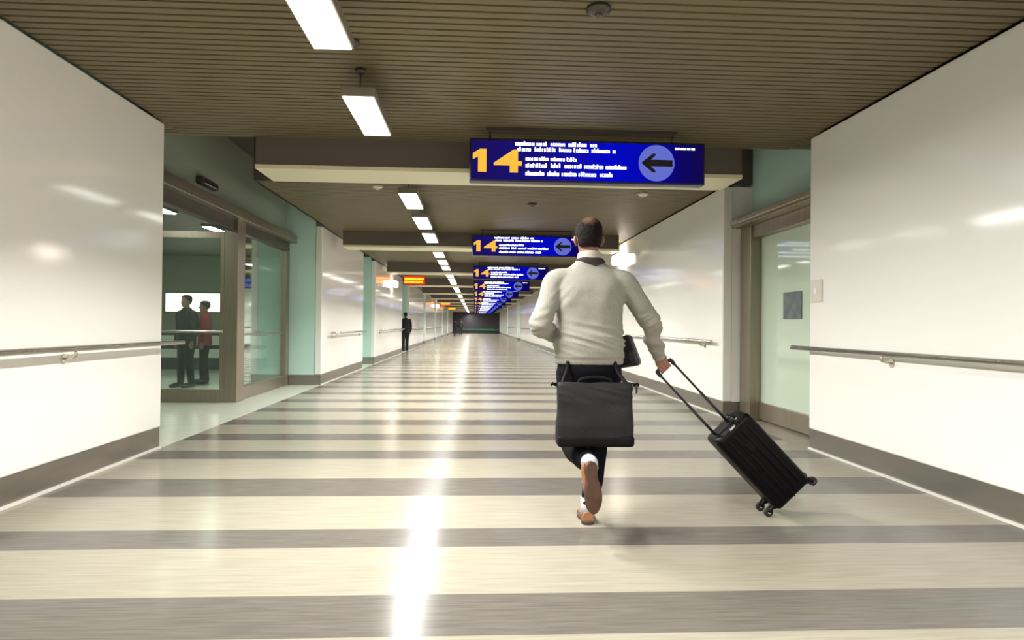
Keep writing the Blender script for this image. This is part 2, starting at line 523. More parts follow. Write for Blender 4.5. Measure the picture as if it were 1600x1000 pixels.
inner_words = ['nearest the doorway behind the open leaf', 'midway above the open glass leaf', 'farthest along the glass front',
               'deeper inside the lobby on the near side', 'deepest inside the lobby']
for (x, y), w in zip(inner_spots, inner_words):
    t = thing('lobby_light', 'pale green strip light in the glazed lobby, ' + w, 'light', (x, y, 3.1), 'lobby strip lights')
    box_obj('housing', (-0.1, -0.75, -0.05), (0.1, 0.75, 0), M['housing'], t)
    box_obj('diffuser', (-0.085, -0.73, -0.058), (0.085, 0.73, -0.05), M['inner_lamp'], t)
# lit display wall at the back of the lobby
t = thing('lightbox', 'glowing cream wall lightbox behind the person in red seen through glass', 'lightbox', (-7.9, 19.93, 1.76))
box_obj('case', (-0.95, 0, -0.30), (0.95, 0.05, 0.30), M['bronze'], t)
box_obj('panel', (-0.91, -0.01, -0.26), (0.91, 0.0, 0.26), emit('cream_panel', (1.0, 0.93, 0.72), 2.2), t)

# small sensor above the left header
t = thing('door_sensor', 'small grey door sensor on shaded teal panel above left entrance', 'sensor', (DL, 9.35, 3.06))
box_obj('body', (0.0, -0.28, -0.05), (0.09, 0.28, 0.05), M['dark_metal'], t, 0.02, 3)
box_obj('lens', (0.085, -0.2, -0.035), (0.097, 0.2, 0.0), M['rail'], t, 0.004)

# ------------------------------------------------------------------ right glass door
def door_right():
    d = thing('door_2', 'bronze framed green glass door in the right wall recess', 'door', (DR, 7.9, 0)); d['kind'] = 'structure'
    def B(name, lo, hi, m, bev=0.006):
        return box_obj(name, (lo[0] - DR, lo[1] - 7.9, lo[2]), (hi[0] - DR, hi[1] - 7.9, hi[2]), m, d, bev)
    B('header', (DR - 0.30, 6.72, 2.52), (DR + 0.06, 8.95, 2.62), M['bronze'])
    B('header_edge', (DR - 0.315, 6.72, 2.56), (DR - 0.30, 8.95, 2.62), M['rail'], 0.003)
    B('header_rail', (DR - 0.14, 6.72, 2.36), (DR + 0.04, 8.95, 2.52), M['bronze'])
    B('post', (DR - 0.17, 8.62, 0), (DR + 0.05, 8.95, 2.52), M['bronze'])
    B('post', (DR - 0.10, 6.72, 0), (DR + 0.05, 6.86, 2.40), M['bronze'])
    B('kick_plate', (DR - 0.05, 6.86, 0.02), (DR + 0.03, 8.62, 0.24), M['bronze'])
    B('glass', (DR - 0.02, 6.84, 0.22), (DR + 0.0, 8.64, 2.38), M['green_glass'], 0)
    B('backing', (DR + 0.005, 6.6, 0.0), (DR + 0.04, 9.05, 2.60), M['plaster'], 0)
door_right()
t = thing('door_notice', 'dark grey square notice stuck on the green glass door', 'notice', (DR - 0.024, 7.75, 1.46))
box_obj('sheet', (-0.004, -0.23, -0.16), (0.0, 0.23, 0.16), M['notice'], t)
t = thing('wall_plate', 'pale square plate on white wall beside the right door', 'plate', (XR - 0.001, 6.45, 1.56))
box_obj('plate', (-0.012, -0.11, -0.11), (0.0, 0.11, 0.11), M['white_plate'], t, 0.005)
box_obj('button', (-0.018, -0.03, -0.03), (-0.012, 0.03, 0.03), M['white_panel'], t, 0.002)

# ------------------------------------------------------------------ handrails
def handrail(side, y0, y1, label, n=None):
    X = (XL + 0.085) if side < 0 else (XR - 0.085)
    W = XL if side < 0 else XR
    t = thing('handrail', label, 'handrail', (X, (y0 + y1) / 2, 1.0), 'steel handrails')
    L = (y1 - y0) / 2
    bm = bmesh.new()
    add_tube(bm, [(0, -L, 0), (0, -L + 0.004, 0), (0, L - 0.004, 0), (0, L, 0)], [0.015, 0.022, 0.022, 0.015], 16)
    obj('rail', bm, M['rail'], t)
    n = n or max(2, int((y1 - y0) / 2.4) + 1)
    for i in range(n):
        if side < 0 and y0 < 0: by = 5.1 - 2.4 * i
        elif side > 0 and y0 < 0: by = 5.25 - 2.4 * i
        else: by = y0 + 0.5 + (y1 - y0 - 1.0) * i / (n - 1)
        if not (y0 < by < y1): continue
        q = by - (y0 + y1) / 2
        bm = bmesh.new()
        add_tube(bm, smooth_path([(0, q, -0.02), (0, q, -0.055), (W - X - (0.03 if side > 0 else -0.03), q, -0.075), (W - X, q, -0.075)], 4), 0.009, 10)
        add_cyl(bm, (W - X, q, -0.075), (W - X - math.copysign(0.008, W - X), q, -0.075), 0.035)
        obj('bracket', bm, M['rail'], t)
handrail(-1, YB + 0.2, 6.93, 'long steel handrail on left white wall nearest the camera')
handrail(1, YB + 0.2, 6.79, 'long steel handrail on right white wall nearest the camera')
handrail(-1, 13.9, 18.2, 'short steel handrail on left white panel just past the glass entrance')
handrail(-1, 21.0, 28.0, 'steel handrail on left panel below the bright wall lamp')
handrail(-1, 31.5, 39.2, 'steel handrail on left wall just past the standing dark figure')
handrail(-1, 41.6, 61.5, 'far steel handrail on left wall toward the dark corridor end', 9)
handrail(1, 9.15, 49.5, 'steel handrail on right wall behind the walking man', 17)
handrail(1, 53.4, 67.5, 'far steel handrail on right wall toward the dark corridor end', 6)

# ------------------------------------------------------------------ strip lights hung in one row
LX, LZ = -0.87, 2.85
def make_light(L):
    t = thing('strip_light', 'x', 'light')
    h = L / 2
    box_obj('housing', (-0.125, -h - 0.02, 0.008), (0.125, h + 0.02, 0.075), M['housing'], t, 0.006)
    box_obj('diffuser', (-0.11, -h, 0.0), (0.11, h, 0.008), M['lamp'], t)
    ld = bpy.data.lights.new('strip_light_lamp', 'AREA')
    ld.shape = 'RECTANGLE'; ld.size = 0.21; ld.size_y = L - 0.02
    ld.energy = LAMP_W; ld.spread = R(152); ld.color = (1.0, 0.975, 0.925)
    lo = bpy.data.objects.new('strip_light_lamp', ld); col.objects.link(lo)
    lo.location = (0, 0, -0.045); lo.rotation_euler = (0, R(-13), 0); lo.parent = t     # tilt added to brighten right wall; the row hangs left of the centre line
    for s in (-1, 1):
        bm = bmesh.new()
        add_cyl(bm, (0, s * (h - 0.12), 0.07), (0, s * (h - 0.12), H - LZ), 0.008, 8)
        add_cyl(bm, (0, s * (h - 0.12), H - LZ - 0.035), (0, s * (h - 0.12), H - LZ), 0.045, 14)
        obj('stem', bm, M['dark_metal'], t)
    return t
def copy_tree(o, parent=None):
    c = o.copy(); col.objects.link(c)
    if parent:
        c.parent = parent
    for ch in list(o.children):
        copy_tree(ch, c)
    return c
near = [(-5.4, 1.1), (-1.6, 1.1), (2.98, 1.16), (5.02, 1.0)]
starts = [(a, L) for a, L in near]
for k in range(12):
    b = BAY0 + BAY * k
    starts += [(b + 1.62, 1.12), (b + 3.55, 1.25), (b + 5.45, 1.3)]
ordn = ['first', 'second', 'third', 'fourth', 'fifth', 'sixth', 'seventh', 'eighth', 'ninth', 'tenth', 'eleventh']
fill_row = len(starts)
starts += [(a, 1.1) for a in (-5.0, -2.5, 0.0)]     # unseen row added behind the camera to brighten the right side
protoL = None
for i, (a, L) in enumerate(starts):
    if protoL is None:
        t = protoL = make_light(1.2)
    else:
        t = copy_tree(protoL)
    t.location = (LX if i < fill_row else 1.25, a + L / 2, LZ)
    t.scale = (1, L / 1.2, 1)
    t['group'] = 'hanging ceiling strip lights'
    if i >= fill_row: lab = 'unseen strip light added behind the camera to brighten the right side'
    elif i == 2: lab = 'largest hanging strip light, cut off by the top edge of the photo'
    elif i == 3: lab = 'bright hanging strip light just before the first beam'
    elif 4 <= i <= 9:
        bay = (i - 4) // 3; w = ['first', 'second', 'third'][(i - 4) % 3]
        lab = '%s strip light past the %s ceiling beam' % (w, ['nearest', 'second'][bay])
    elif i <= 1: lab = 'hanging strip light in the left row behind the camera'
    elif i <= 15: lab = '%s strip light past the %s ceiling beam' % (['first', 'second', 'third'][(i - 4) % 3], ['', '', 'third', 'fourth'][(i - 4) // 3])
    else: lab = 'tiny far strip light in the row merging toward the corridor end'
    t['label'] = lab

# smoke detectors and dark ceiling speakers
def detector(x, y, dark, label):
    t = thing('smoke_detector' if not dark else 'ceiling_speaker', label, 'detector' if not dark else 'speaker', (x, y, H))
    bm = bmesh.new()
    add_tube(bm, [(0, 0, 0), (0, 0, -0.02), (0, 0, -0.035), (0, 0, -0.04)], [0.075, 0.075, 0.05, 0.02], 20)
    obj('cover', bm, M['dark_metal'] if dark else M['plaster'], t)
    bm = bmesh.new(); add_tube(bm, [(0, 0, -0.038), (0, 0, -0.052)], [0.025, 0.018], 12)
    obj('tip', bm, M['dark_metal'] if dark else M['rail'], t)
detector(-1.36, 9.45, False, 'white round smoke detector left of the lights past the first beam')
detector(2.38, 9.6, False, 'white round smoke detector below the first sign, right side of ceiling')
detector(0.88, 10.6, True, 'dark round ceiling speaker past the first beam, mid ceiling')
detector(1.02, 18.6, True, 'dark round ceiling speaker past the second beam')
detector(0.72, 4.02, True, 'dark round ceiling speaker at the top edge of the photo')
detector(-0.87, 4.62, True, 'dark round ceiling speaker between the two nearest strip lights')

# ------------------------------------------------------------------ blue direction signs
def text_mesh(body, size, m, name, parent, loc, depth=0.004):
    cu = bpy.data.curves.new(name, 'FONT')
    cu.body = body; cu.size = size; cu.extrude = depth; cu.align_x = 'LEFT'
    cu.offset = 0.007
    o = bpy.data.objects.new(name, cu); col.objects.link(o)
    dg = bpy.context.evaluated_depsgraph_get()
    me = bpy.data.meshes.new_from_object(o.evaluated_get(dg))
    bpy.data.objects.remove(o); bpy.data.curves.remove(cu)
    xs = [v.co.x for v in me.vertices]; zs = [v.co.y for v in me.vertices]
    x0, x1, z0, z1 = min(xs), max(xs), min(zs), max(zs)
    return me, (x0, x1, z0, z1)

def fit_text(body, lo, hi, m, name, parent, y, depth=0.004):
    me, (x0, x1, z0, z1) = text_mesh(body, 0.3, m, name, parent, None, depth)
    for v in me.vertices:
        x = lo[0] + (v.co.x - x0) / (x1 - x0) * (hi[0] - lo[0])
        z = lo[1] + (v.co.y - z0) / (z1 - z0) * (hi[1] - lo[1])
        v.co = Vector((x, y - v.co.z, z))
    me.materials.clear(); me.materials.append(m)
    o = bpy.data.objects.new(name, me); col.objects.link(o); o.parent = parent
    return o

SW, SH = 2.29, 0.41
def word_row(bm, x0, x1, zc, h, rnd, y):
    """One line of small lettering: uneven upright strokes grouped into words."""
    x = x0
    while x < x1 - 0.01:
        wl = min(rnd.uniform(0.10, 0.22), x1 - x)
        e = x + wl
        while x < e - 0.008:
            w = rnd.choice((0.010, 0.018, 0.022, 0.026))
            w = min(w, e - x)
            hh = h * rnd.choice((0.68, 0.68, 0.72, 1.0))
            k = rnd.random()
            zb = zc - h / 2
            if k < 0.35:                      # upright
                add_box(bm, (x, y - 0.003, zb), (x + 0.012, y, zb + hh))
                w = 0.012
            else:                             # rounded letter: two uprights and two bars
                add_box(bm, (x, y - 0.003, zb), (x + 0.011, y, zb + hh))
                add_box(bm, (x + w - 0.003, y - 0.003, zb), (x + w + 0.008, y, zb + h * 0.68))
                add_box(bm, (x, y - 0.003, zb + h * 0.56), (x + w, y, zb + h * 0.68))
                if k > 0.6: add_box(bm, (x, y - 0.003, zb), (x + w, y, zb + h * 0.12))
            x += w + 0.010
        x = e + 0.028

def make_sign(number):
    s = thing('hanging_sign', 'x', 'sign')
    bm = bmesh.new(); add_box(bm, (0, 0, 0), (SW, 0.14, SH), 0.012, 2)
    obj('case', bm, M['sign_navy'], s)
    box_obj('face', (0.02, -0.004, 0.02), (SW - 0.02, 0.002, SH - 0.02), M['sign_blue'], s)
    num = fit_text(number[1], (0.235, 0.085), (0.505, 0.305), M['sign_yellow'], 'number', s, -0.006)
    bm = bmesh.new(); bm.from_mesh(num.data)            # the leading 1, drawn with its flag
    f = bm.faces.new([bm.verts.new((x, -0.010, z)) for x, z in ((0.085, 0.085), (0.165, 0.085), (0.165, 0.305), (0.105, 0.305), (0.035, 0.262), (0.035, 0.205), (0.085, 0.232))])
    r = bmesh.ops.extrude_face_region(bm, geom=[f])
    for v in r['geom']:
        if isinstance(v, bmesh.types.BMVert): v.co.y += 0.006
    bmesh.ops.recalc_face_normals(bm, faces=bm.faces); bm.to_mesh(num.data); bm.free()
    rnd = random.Random(5)
    bm = bmesh.new()
    for x0, x1, z, h in ((0.44, 1.22, 0.366, 0.040), (0.46, 1.40, 0.312, 0.040), (0.54, 1.02, 0.222, 0.038), (0.54, 1.52, 0.158, 0.042), (0.54, 1.38, 0.082, 0.042)):
        word_row(bm, x0, x1, z, h, rnd, -0.005)
    obj('lettering', bm, M['sign_white'], s)
    bm = bmesh.new(); word_row(bm, 1.99, 2.21, 0.352, 0.026, rnd, -0.005)
    obj('small_lettering', bm, M['sign_white'], s)
    bm = bmesh.new(); add_cyl(bm, (1.81, -0.010, 0.205), (1.81, -0.004, 0.205), 0.175, 48)
    obj('disc', bm, M['sign_disc'], s)
    bm = bmesh.new()
    prof = [(1.66, 0.205), (1.77, 0.295), (1.80, 0.295), (1.80, 0.280), (1.752, 0.236), (1.965, 0.236), (1.965, 0.174), (1.752, 0.174), (1.80, 0.130), (1.80, 0.115), (1.77, 0.115)]
    f = bm.faces.new([bm.verts.new((px_, -0.014, pz)) for px_, pz in prof])
    r = bmesh.ops.extrude_face_region(bm, geom=[f])
    for v in r['geom']:
        if isinstance(v, bmesh.types.BMVert): v.co.y += 0.005
    obj('arrow', bm, M['sign_arrow'], s)
    for x in (0.2, 1.98):
        bm = bmesh.new(); add_cyl(bm, (x, 0.07, SH - 0.01), (x, 0.07, H - 2.575), 0.012, 10)
        obj('hanger_rod', bm, M['dark_metal'], s)
    box_obj('ceiling_rail', (0.16, 0.02, H - 2.575 - 0.03), (2.02, 0.12, H - 2.575), M['dark_metal'], s)
    return s
sign_y = [6.5 + BAY * k for k in range(12)]
lab_sign = ['largest blue hanging sign with yellow 14, in front of the first beam',
            'second blue hanging sign, at the left of the man\'s head',
            'third blue hanging sign, level with the man\'s left shoulder']
sign_proto = make_sign('14')
for k, y in enumerate(sign_y):
    s = sign_proto if k == 0 else copy_tree(sign_proto)
    s.location = (-0.07, y, 2.575)
    s['group'] = 'blue hanging direction signs'
    s['label'] = lab_sign[k] if k < 3 else ('%s blue hanging sign counted from the front, in the overlapping stack' % ordn[k] if k < 7 else
                                            'far blue hanging sign stacked behind others near the corridor end')

# red signs projecting from the left wall
def red_sign(y, label):
    t = thing('red_sign', label, 'sign', (XL, y, 2.70), 'red lit signs on the left wall')
    box_obj('arm', (0, 0.03, 0.17), (0.25, 0.06, 0.2), M['dark_metal'], t)
    box_obj('case', (0.22, 0, 0), (1.07, 0.1, 0.36), M['sign_arrow'], t, 0.01)
    box_obj('face', (0.24, -0.006, 0.02), (1.05, 0.002, 0.34), M['red_face'], t)
    bm = bmesh.new()
    rnd = random.Random(9)
    for z, h in ((0.23, 0.085), (0.11, 0.085)):
        x = 0.28
        while x < 0.97:
            w = rnd.uniform(0.035, 0.06)
            add_box(bm, (x, -0.012, z - h / 2), (x + 0.016, -0.006, z + h / 2))
            add_box(bm, (x + w - 0.016, -0.012, z - h / 2), (x + w, -0.006, z + h / 2))
            add_box(bm, (x, -0.012, z + h / 2 - 0.018), (x + w, -0.006, z + h / 2))
            add_box(bm, (x, -0.012, z - 0.01), (x + w, -0.006, z + 0.01))
            x += w + 0.016
    obj('lettering', bm, M['red_text'], t)
red_sign(26.2, 'nearest red sign with yellow lettering projecting from left wall')
red_sign(54.0, 'second red sign on left wall, smaller and farther down the corridor')
red_sign(70.0, 'farthest red sign on left wall, tiny near the corridor end')

# wall lamps near the ceiling
def wall_lamp(side, y, z, label):
    X = XL if side < 0 else XR
    d = -side
    t = thing('wall_lamp', label, 'lamp', (X, y, z))
    lo, hi = sorted((0, d * 0.06))
    box_obj('bracket', (lo, -0.12, -0.06), (hi, 0.12, 0.06), M['rail'], t, 0.01)
    lo, hi = sorted((d * 0.05, d * 0.2))
    box_obj('lamp_glass', (lo, -0.3, -0.11), (hi, 0.3, 0.11), M['spot'], t, 0.04, 4)
wall_lamp(-1, 24.4, 2.62, 'glaring white lamp on left wall beside the nearest red sign')
wall_lamp(1, 15.2, 2.70, 'glaring white lamp on right wall behind the man\'s head')
wall_lamp(-1, 52.5, 2.62, 'small bright lamp on left wall beside the second red sign')

# far end: pale ceiling lamp and green strip in the dark opening
t = thing('light_strip', 'thin green glowing strip low in the dark corridor end', 'light', (0.0, YE - 0.12, 0.55))
box_obj('channel', (-1.6, 0, -0.12), (3.2, 0.1, 0.12), M['grey_dark'], t)
box_obj('strip', (-1.6, -0.01, -0.1), (3.2, 0.0, -0.03), M['green_led'], t)
box_obj('strip', (0.2, -0.01, 0.04), (2.6, 0.0, 0.08), M['green_led'], t)

# ------------------------------------------------------------------ people
def disp(bm, fn):
    bm.normal_update()
    offs = [v.normal * fn(v.co, v.normal) for v in bm.verts]
    for v, o_ in zip(bm.verts, offs): v.co += o_

def limb(bm, pts, radii, n=20, k=6, flat=1.0, fa=None):
    add_tube(bm, smooth_path(pts, k), lerp_list(radii, k), n, flat=flat, flat_axis=fa)

def finger(bm, pts, r0, r1):
    p = smooth_path(pts, 4)
    n = len(p)
    add_tube(bm, p, [r0 + (r1 - r0) * i / (n - 1) for i in range(n)], 10)
    add_ball(bm, p[-1], r1, seg=10)

def head_rings(cx, cy, z0, s=1.0):
    """z0 = chin height; rings up to the crown; the head faces +Y."""
    prof = [(0.000, 0.028, 0.032, 0.050), (0.012, 0.042, 0.048, 0.042), (0.035, 0.056, 0.070, 0.020), (0.07, 0.066, 0.088, 0.004),
            (0.105, 0.072, 0.096, -0.002), (0.14, 0.0755, 0.099, -0.004), (0.17, 0.0745, 0.098, -0.004), (0.195, 0.068, 0.090, -0.004),
            (0.213, 0.056, 0.075, -0.004), (0.226, 0.038, 0.052, -0.004), (0.232, 0.016, 0.022, -0.004)]
    return [(cx, cy + oy * s, z0 + dz * s, rx * s, ry * s) for dz, rx, ry, oy in prof]

# ---- the walking man ----
CX, CY = 0.70, 4.14
man = thing('person', 'man walking away in grey sweater and black trousers, pulling a black suitcase', 'person', (CX, CY, 0))
def to_local(bm, root):
    off = Vector(root.location)
    for v in bm.verts: v.co -= off
    return bm

SHR, ELR, WRR = Vector((0.915, 4.13, 1.465)), Vector((1.078, 4.17, 1.235)), Vector((1.168, 4.27, 1.01))
SHL, ELL, WRL = Vector((0.485, 4.13, 1.465)), Vector((0.392, 4.06, 1.205)), Vector((0.53, 4.31, 1.13))
HPR, KNR, ANR = Vector((0.785, 4.13, 0.90)), Vector((0.762, 4.20, 0.48)), Vector((0.700, 4.135, 0.095))
HPL, KNL, ANL = Vector((0.612, 4.13, 0.90)), Vector((0.607, 4.13, 0.475)), Vector((0.650, 3.735, 0.425))

# suitcase handle geometry (used by the hand)
Ld = Vector((-0.69, 0, 0.72)).normalized(); Wd = Vector((0.72, 0, 0.69)).normalized()
GRIP = Vector((1.207, 4.30, 0.945))

HZ0 = 1.625           # chin height
head_c = (CX - 0.005, 4.155)
def man_body():
    bm = bmesh.new()
    # torso (thin, inside the clothes) and neck
    add_loft(bm, [(CX, CY, 0.84, .15, .10), (CX, CY, 0.95, .165, .115), (CX, CY, 1.10, .155, .10), (CX, CY, 1.25, .165, .10),
                  (CX, CY, 1.38, .17, .10), (CX, CY, 1.47, .15, .085), (CX, CY, 1.53, .09, .065), (CX, CY + 0.005, 1.57, .058, .060),
                  (CX, CY + 0.008, 1.62, .055, .058), (CX - 0.003, CY + 0.012, 1.69, .056, .060), (CX - 0.004, CY + 0.012, 1.73, .05, .06)], 28)
    add_loft(bm, head_rings(head_c[0], head_c[1], HZ0), 28)
    hx, hy = head_c
    # brow, nose, lips, chin on the far side
    add_ball(bm, (hx, hy + 0.088, HZ0 + 0.130), 0.03, 1.5, 0.5, 0.4)
    add_tube(bm, [(hx, hy + 0.088, HZ0 + 0.125), (hx, hy + 0.106, HZ0 + 0.095), (hx, hy + 0.114, HZ0 + 0.078)], [0.008, 0.012, 0.015], 10)
    add_ball(bm, (hx - 0.012, hy + 0.100, HZ0 + 0.076), 0.010); add_ball(bm, (hx + 0.012, hy + 0.100, HZ0 + 0.076), 0.010)
    add_ball(bm, (hx, hy + 0.090, HZ0 + 0.052), 0.018, 1.3, 0.6, 0.35); add_ball(bm, (hx, hy + 0.088, HZ0 + 0.042), 0.018, 1.15, 0.6, 0.4)
    add_ball(bm, (hx, hy + 0.078, HZ0 + 0.012), 0.020, 1.1, 0.8, 0.8)
    # ears
    for s in (-1, 1):
        mt = Matrix.Rotation(s * R(28), 3, 'Z') @ Matrix.Rotation(s * R(8), 3, 'Y')
        add_ball(bm, (hx + s * 0.083, hy - 0.006, HZ0 + 0.098), 0.030, 0.34, 0.62, 1.08, mt)
        add_ball(bm, (hx + s * 0.080, hy - 0.000, HZ0 + 0.072), 0.013, 0.5, 0.7, 0.8)
    # arms and legs inside the clothes
    limb(bm, [SHR - Vector((.05, 0, 0)), SHR, (SHR + ELR) / 2, ELR, (ELR + WRR) / 2, WRR], [.045, .052, .046, .040, .036, .028])
    limb(bm, [SHL + Vector((.05, 0, 0)), SHL, (SHL + ELL) / 2, ELL, (ELL + WRL) / 2, WRL], [.045, .052, .046, .040, .036, .028])
    limb(bm, [HPR, (HPR + KNR) / 2, KNR, (KNR + ANR) / 2 + Vector((0, -.02, 0)), ANR], [.085, .070, .052, .048, .036])
    limb(bm, [HPL, (HPL + KNL) / 2, KNL, (KNL + ANL) / 2, ANL], [.085, .070, .052, .048, .036])
    # feet inside the shoes
    limb(bm, [ANR, ANR + Vector((-.002, .05, -.045)), ANR + Vector((-.005, .14, -.06))], [.034, .034, .026])
    limb(bm, [ANL, ANL + Vector((-.005, -.015, -.07)), ANL + Vector((-.01, -.02, -.16))], [.034, .032, .024])
    # right hand closed over the grip: palm on top, fingers round the near side and under
    down = (WRR - ELR).normalized()
    palm0, palm1 = WRR, GRIP + Vector((-.012, -.008, .034))
    for q in (-0.030, -0.010, 0.010, 0.030):
        base = palm1 + Wd * q
        add_tube(bm, [palm0 + Wd * q * 0.45, (palm0 + base) / 2 + Wd * q * .15, base], [.020, .020, .0165], 12)
        ln = {-.030: .88, -.010: 1.0, .010: 1.06, .030: .95}[q]
        g = GRIP + Wd * q * 1.05
        up = Vector((0, 0, 1)); up = (up - Wd * up.dot(Wd)).normalized()
        nearv = Vector((0, -1, 0))
        finger(bm, [base, g + (nearv * .024 + up * .014) * ln, g + (nearv * .023 - up * .016) * ln, g + (nearv * .002 - up * .024), g + (-nearv * .012 - up * .017)], .0105, .0085)
    finger(bm, [palm0 + Vector((-.012, .012, -.02)), GRIP + Wd * -.028 + Vector((-.012, .026, .03)), GRIP + Wd * -.012 + Vector((0, .030, -.004)), GRIP + Wd * .008 + Vector((0.004, .024, -.018))], .013, .0095)
    # left hand: loosely closed fist in front of the belly, holding the bag strap
    g = WRL + Vector((.045, .065, -.015))
    for q in (-0.030, -0.010, 0.010, 0.030):
        base = g + Vector((0.0, 0.01, q + .005))
        add_tube(bm, [WRL + Vector((0, 0, q * .5)), (WRL + base) / 2 + Vector((-.006, 0, q * .2)), base], [.020, .020, .016], 12)
        ln = {-.030: .84, -.010: .96, .010: 1.03, .030: .98}[q]
        finger(bm, [base, base + Vector((.010, .028 * ln, 0)), base + Vector((.036, .026 * ln, 0)), base + Vector((.042, .002, 0)), base + Vector((.026, -.010, 0))], .0100, .0082)
    finger(bm, [WRL + Vector((.012, .01, .025)), g + Vector((.022, -.02, .046)), g + Vector((.042, .008, .046)), g + Vector((.050, .028, .040))], .0125, .0095)
    bm = remesh(bm, 0.0048, 3, 0.4)
    return obj('body', to_local(bm, man), M['skin'], man)
man_body()
for s in (-1, 1):
    ec = Vector((head_c[0] + s * 0.030 - CX, head_c[1] + 0.0735 - CY, HZ0 + 0.112))
    bm = bmesh.new(); add_ball(bm, ec, 0.0115)
    e = obj('eye', bm, M['eye'], man); e['label'] = 'white eyeball'
    bm = bmesh.new(); add_ball(bm, ec + Vector((0, 0.0085, 0)), 0.0052, 1, .75, 1)
    o = obj('iris', bm, M['hair_dark'], e); o['label'] = 'dark iris'
    bm = bmesh.new()
    add_tube(bm, smooth_path([ec + Vector((s * -.014, .012, .016)), ec + Vector((0, .016, .021)), ec + Vector((s * .016, .006, .017))], 4), .0035, 8)
    obj('eyebrow', bm, M['hair_dark'], man)

# hair: shell over the skull, low at the nape, higher at the temples
bm = bmesh.new()
rings = [(cx, cy - 0.003, cz + (0.004 if i > 8 else 0), rx + 0.007, ry + 0.008) for i, (cx, cy, cz, rx, ry) in enumerate(head_rings(head_c[0], head_c[1], HZ0))]
add_loft(bm, rings[2:], 40)
add_loft(bm, [(CX - 0.004, CY - 0.006, 1.672, .047, .056), (CX - 0.005, CY - 0.004, 1.70, .056, .070), (CX - 0.005, CY + 0.0, 1.74, .062, .080)], 40)
bm = remesh(bm, 0.006, 3)
hx, hy = head_c
kill = []
for v in bm.verts:
    fy = v.co.y - hy
    line = HZ0 + 0.05 if fy < -0.02 else HZ0 + 0.05 + (fy + 0.02) * 1.3
    if fy > 0.015: line = HZ0 + 0.10 + (fy - 0.015) * 1.25
    if abs(v.co.x - hx) > 0.058 and -0.035 < fy < 0.03: line = max(line, HZ0 + 0.118)
    if v.co.z < line: kill.append(v)
bmesh.ops.delete(bm, geom=kill, context='VERTS')
disp(bm, lambda p, n: 0.0028 * noise.noise(p * 60) + 0.0018 * noise.noise(p * 160))
crown = (hx - CX - 0.004, hy - CY - 0.062, HZ0 + 0.206)
obj('hair', to_local(bm, man), hair_mat(crown), man)

# sweater
def fold(p, n):
    a = 0.0
    # stretched folds across the small of the back
    w = math.exp(-((p.z - 1.12) / 0.085) ** 2)
    q = Vector((p.x * 3.2 + p.z * 2.2, p.y * 2.0, p.z * 19 + (p.x - CX) * 5.5))
    a += w * 0.022 * (1 - 2 * abs(noise.noise(q)))
    # long soft drags from the shoulder blades
    w2 = math.exp(-((p.z - 1.32) / 0.13) ** 2)
    a += w2 * 0.011 * noise.noise(Vector((p.x * 9 - p.z * 3.5, p.y * 3, p.z * 4 + 7)))
    # elbows
    for e in (ELR, ELL):
        d = (p - e).length
        ax = (WRR - SHR).normalized() if e is ELR else Vector((0.25, 0.3, -0.9))
        a += math.exp(-(d / 0.085) ** 2) * 0.015 * (1 - 2 * abs(noise.noise(Vector((p.dot(ax) * 34, p.x * 6, p.y * 6)))))
    # armpits
    for sx in (-1, 1):
        c = Vector((CX + sx * 0.185, CY - 0.06, 1.37))
        d = (p - c).length
        a += math.exp(-(d / 0.08) ** 2) * 0.012 * noise.noise(Vector(((p.x - CX) * sx * 22 + p.z * 22, p.y * 4, 3)))
    a += 0.0015 * noise.noise(p * 14)
    if p.z < 1.005 and abs(p.x - CX) < 0.26: a = -0.004 + a * 0.25
    return a
bm = bmesh.new()
add_loft(bm, [(CX, CY - .002, 0.962, .212, .150), (CX, CY - .002, 1.00, .214, .152), (CX, CY, 1.03, .212, .150), (CX, CY, 1.10, .203, .140), (CX, CY, 1.18, .198, .132),
              (CX, CY - .005, 1.26, .202, .132), (CX, CY - .012, 1.34, .210, .135), (CX, CY - .012, 1.42, .212, .128), (CX, CY - .006, 1.475, .205, .112),
              (CX, CY, 1.515, .186, .096), (CX, CY + .004, 1.545, .148, .085), (CX, CY + .006, 1.572, .108, .080), (CX, CY + .006, 1.596, .084, .082), (CX, CY + .006, 1.612, .080, .080)], 40, power=2.3)
limb(bm, [SHR - Vector((.10, 0, -.028)), SHR, SHR * .55 + ELR * .45, ELR, (ELR + WRR) / 2, WRR + (WRR - ELR).normalized() * -.005], [.062, .072, .066, .058, .051, .040], 24)
limb(bm, [SHL + Vector((.10, 0, .028)), SHL, SHL * .55 + ELL * .45, ELL, (ELL + WRL) / 2, WRL], [.062, .072, .066, .060, .052, .040], 24)
bm = remesh(bm, 0.008, 12, 0.5)
disp(bm, fold)
sw = obj('sweater', to_local(bm, man), M['sweater'], man)
# cuffs
for a, b in ((ELR, WRR), (ELL, WRL)):
    d = (b - a).normalized()
    bm = bmesh.new()
    add_tube(bm, [b - d * .035, b - d * .030, b + d * .010, b + d * .016], [.036, .0415, .039, .034], 20)
    obj('cuff', to_local(bm, man), M['sweater'], sw)

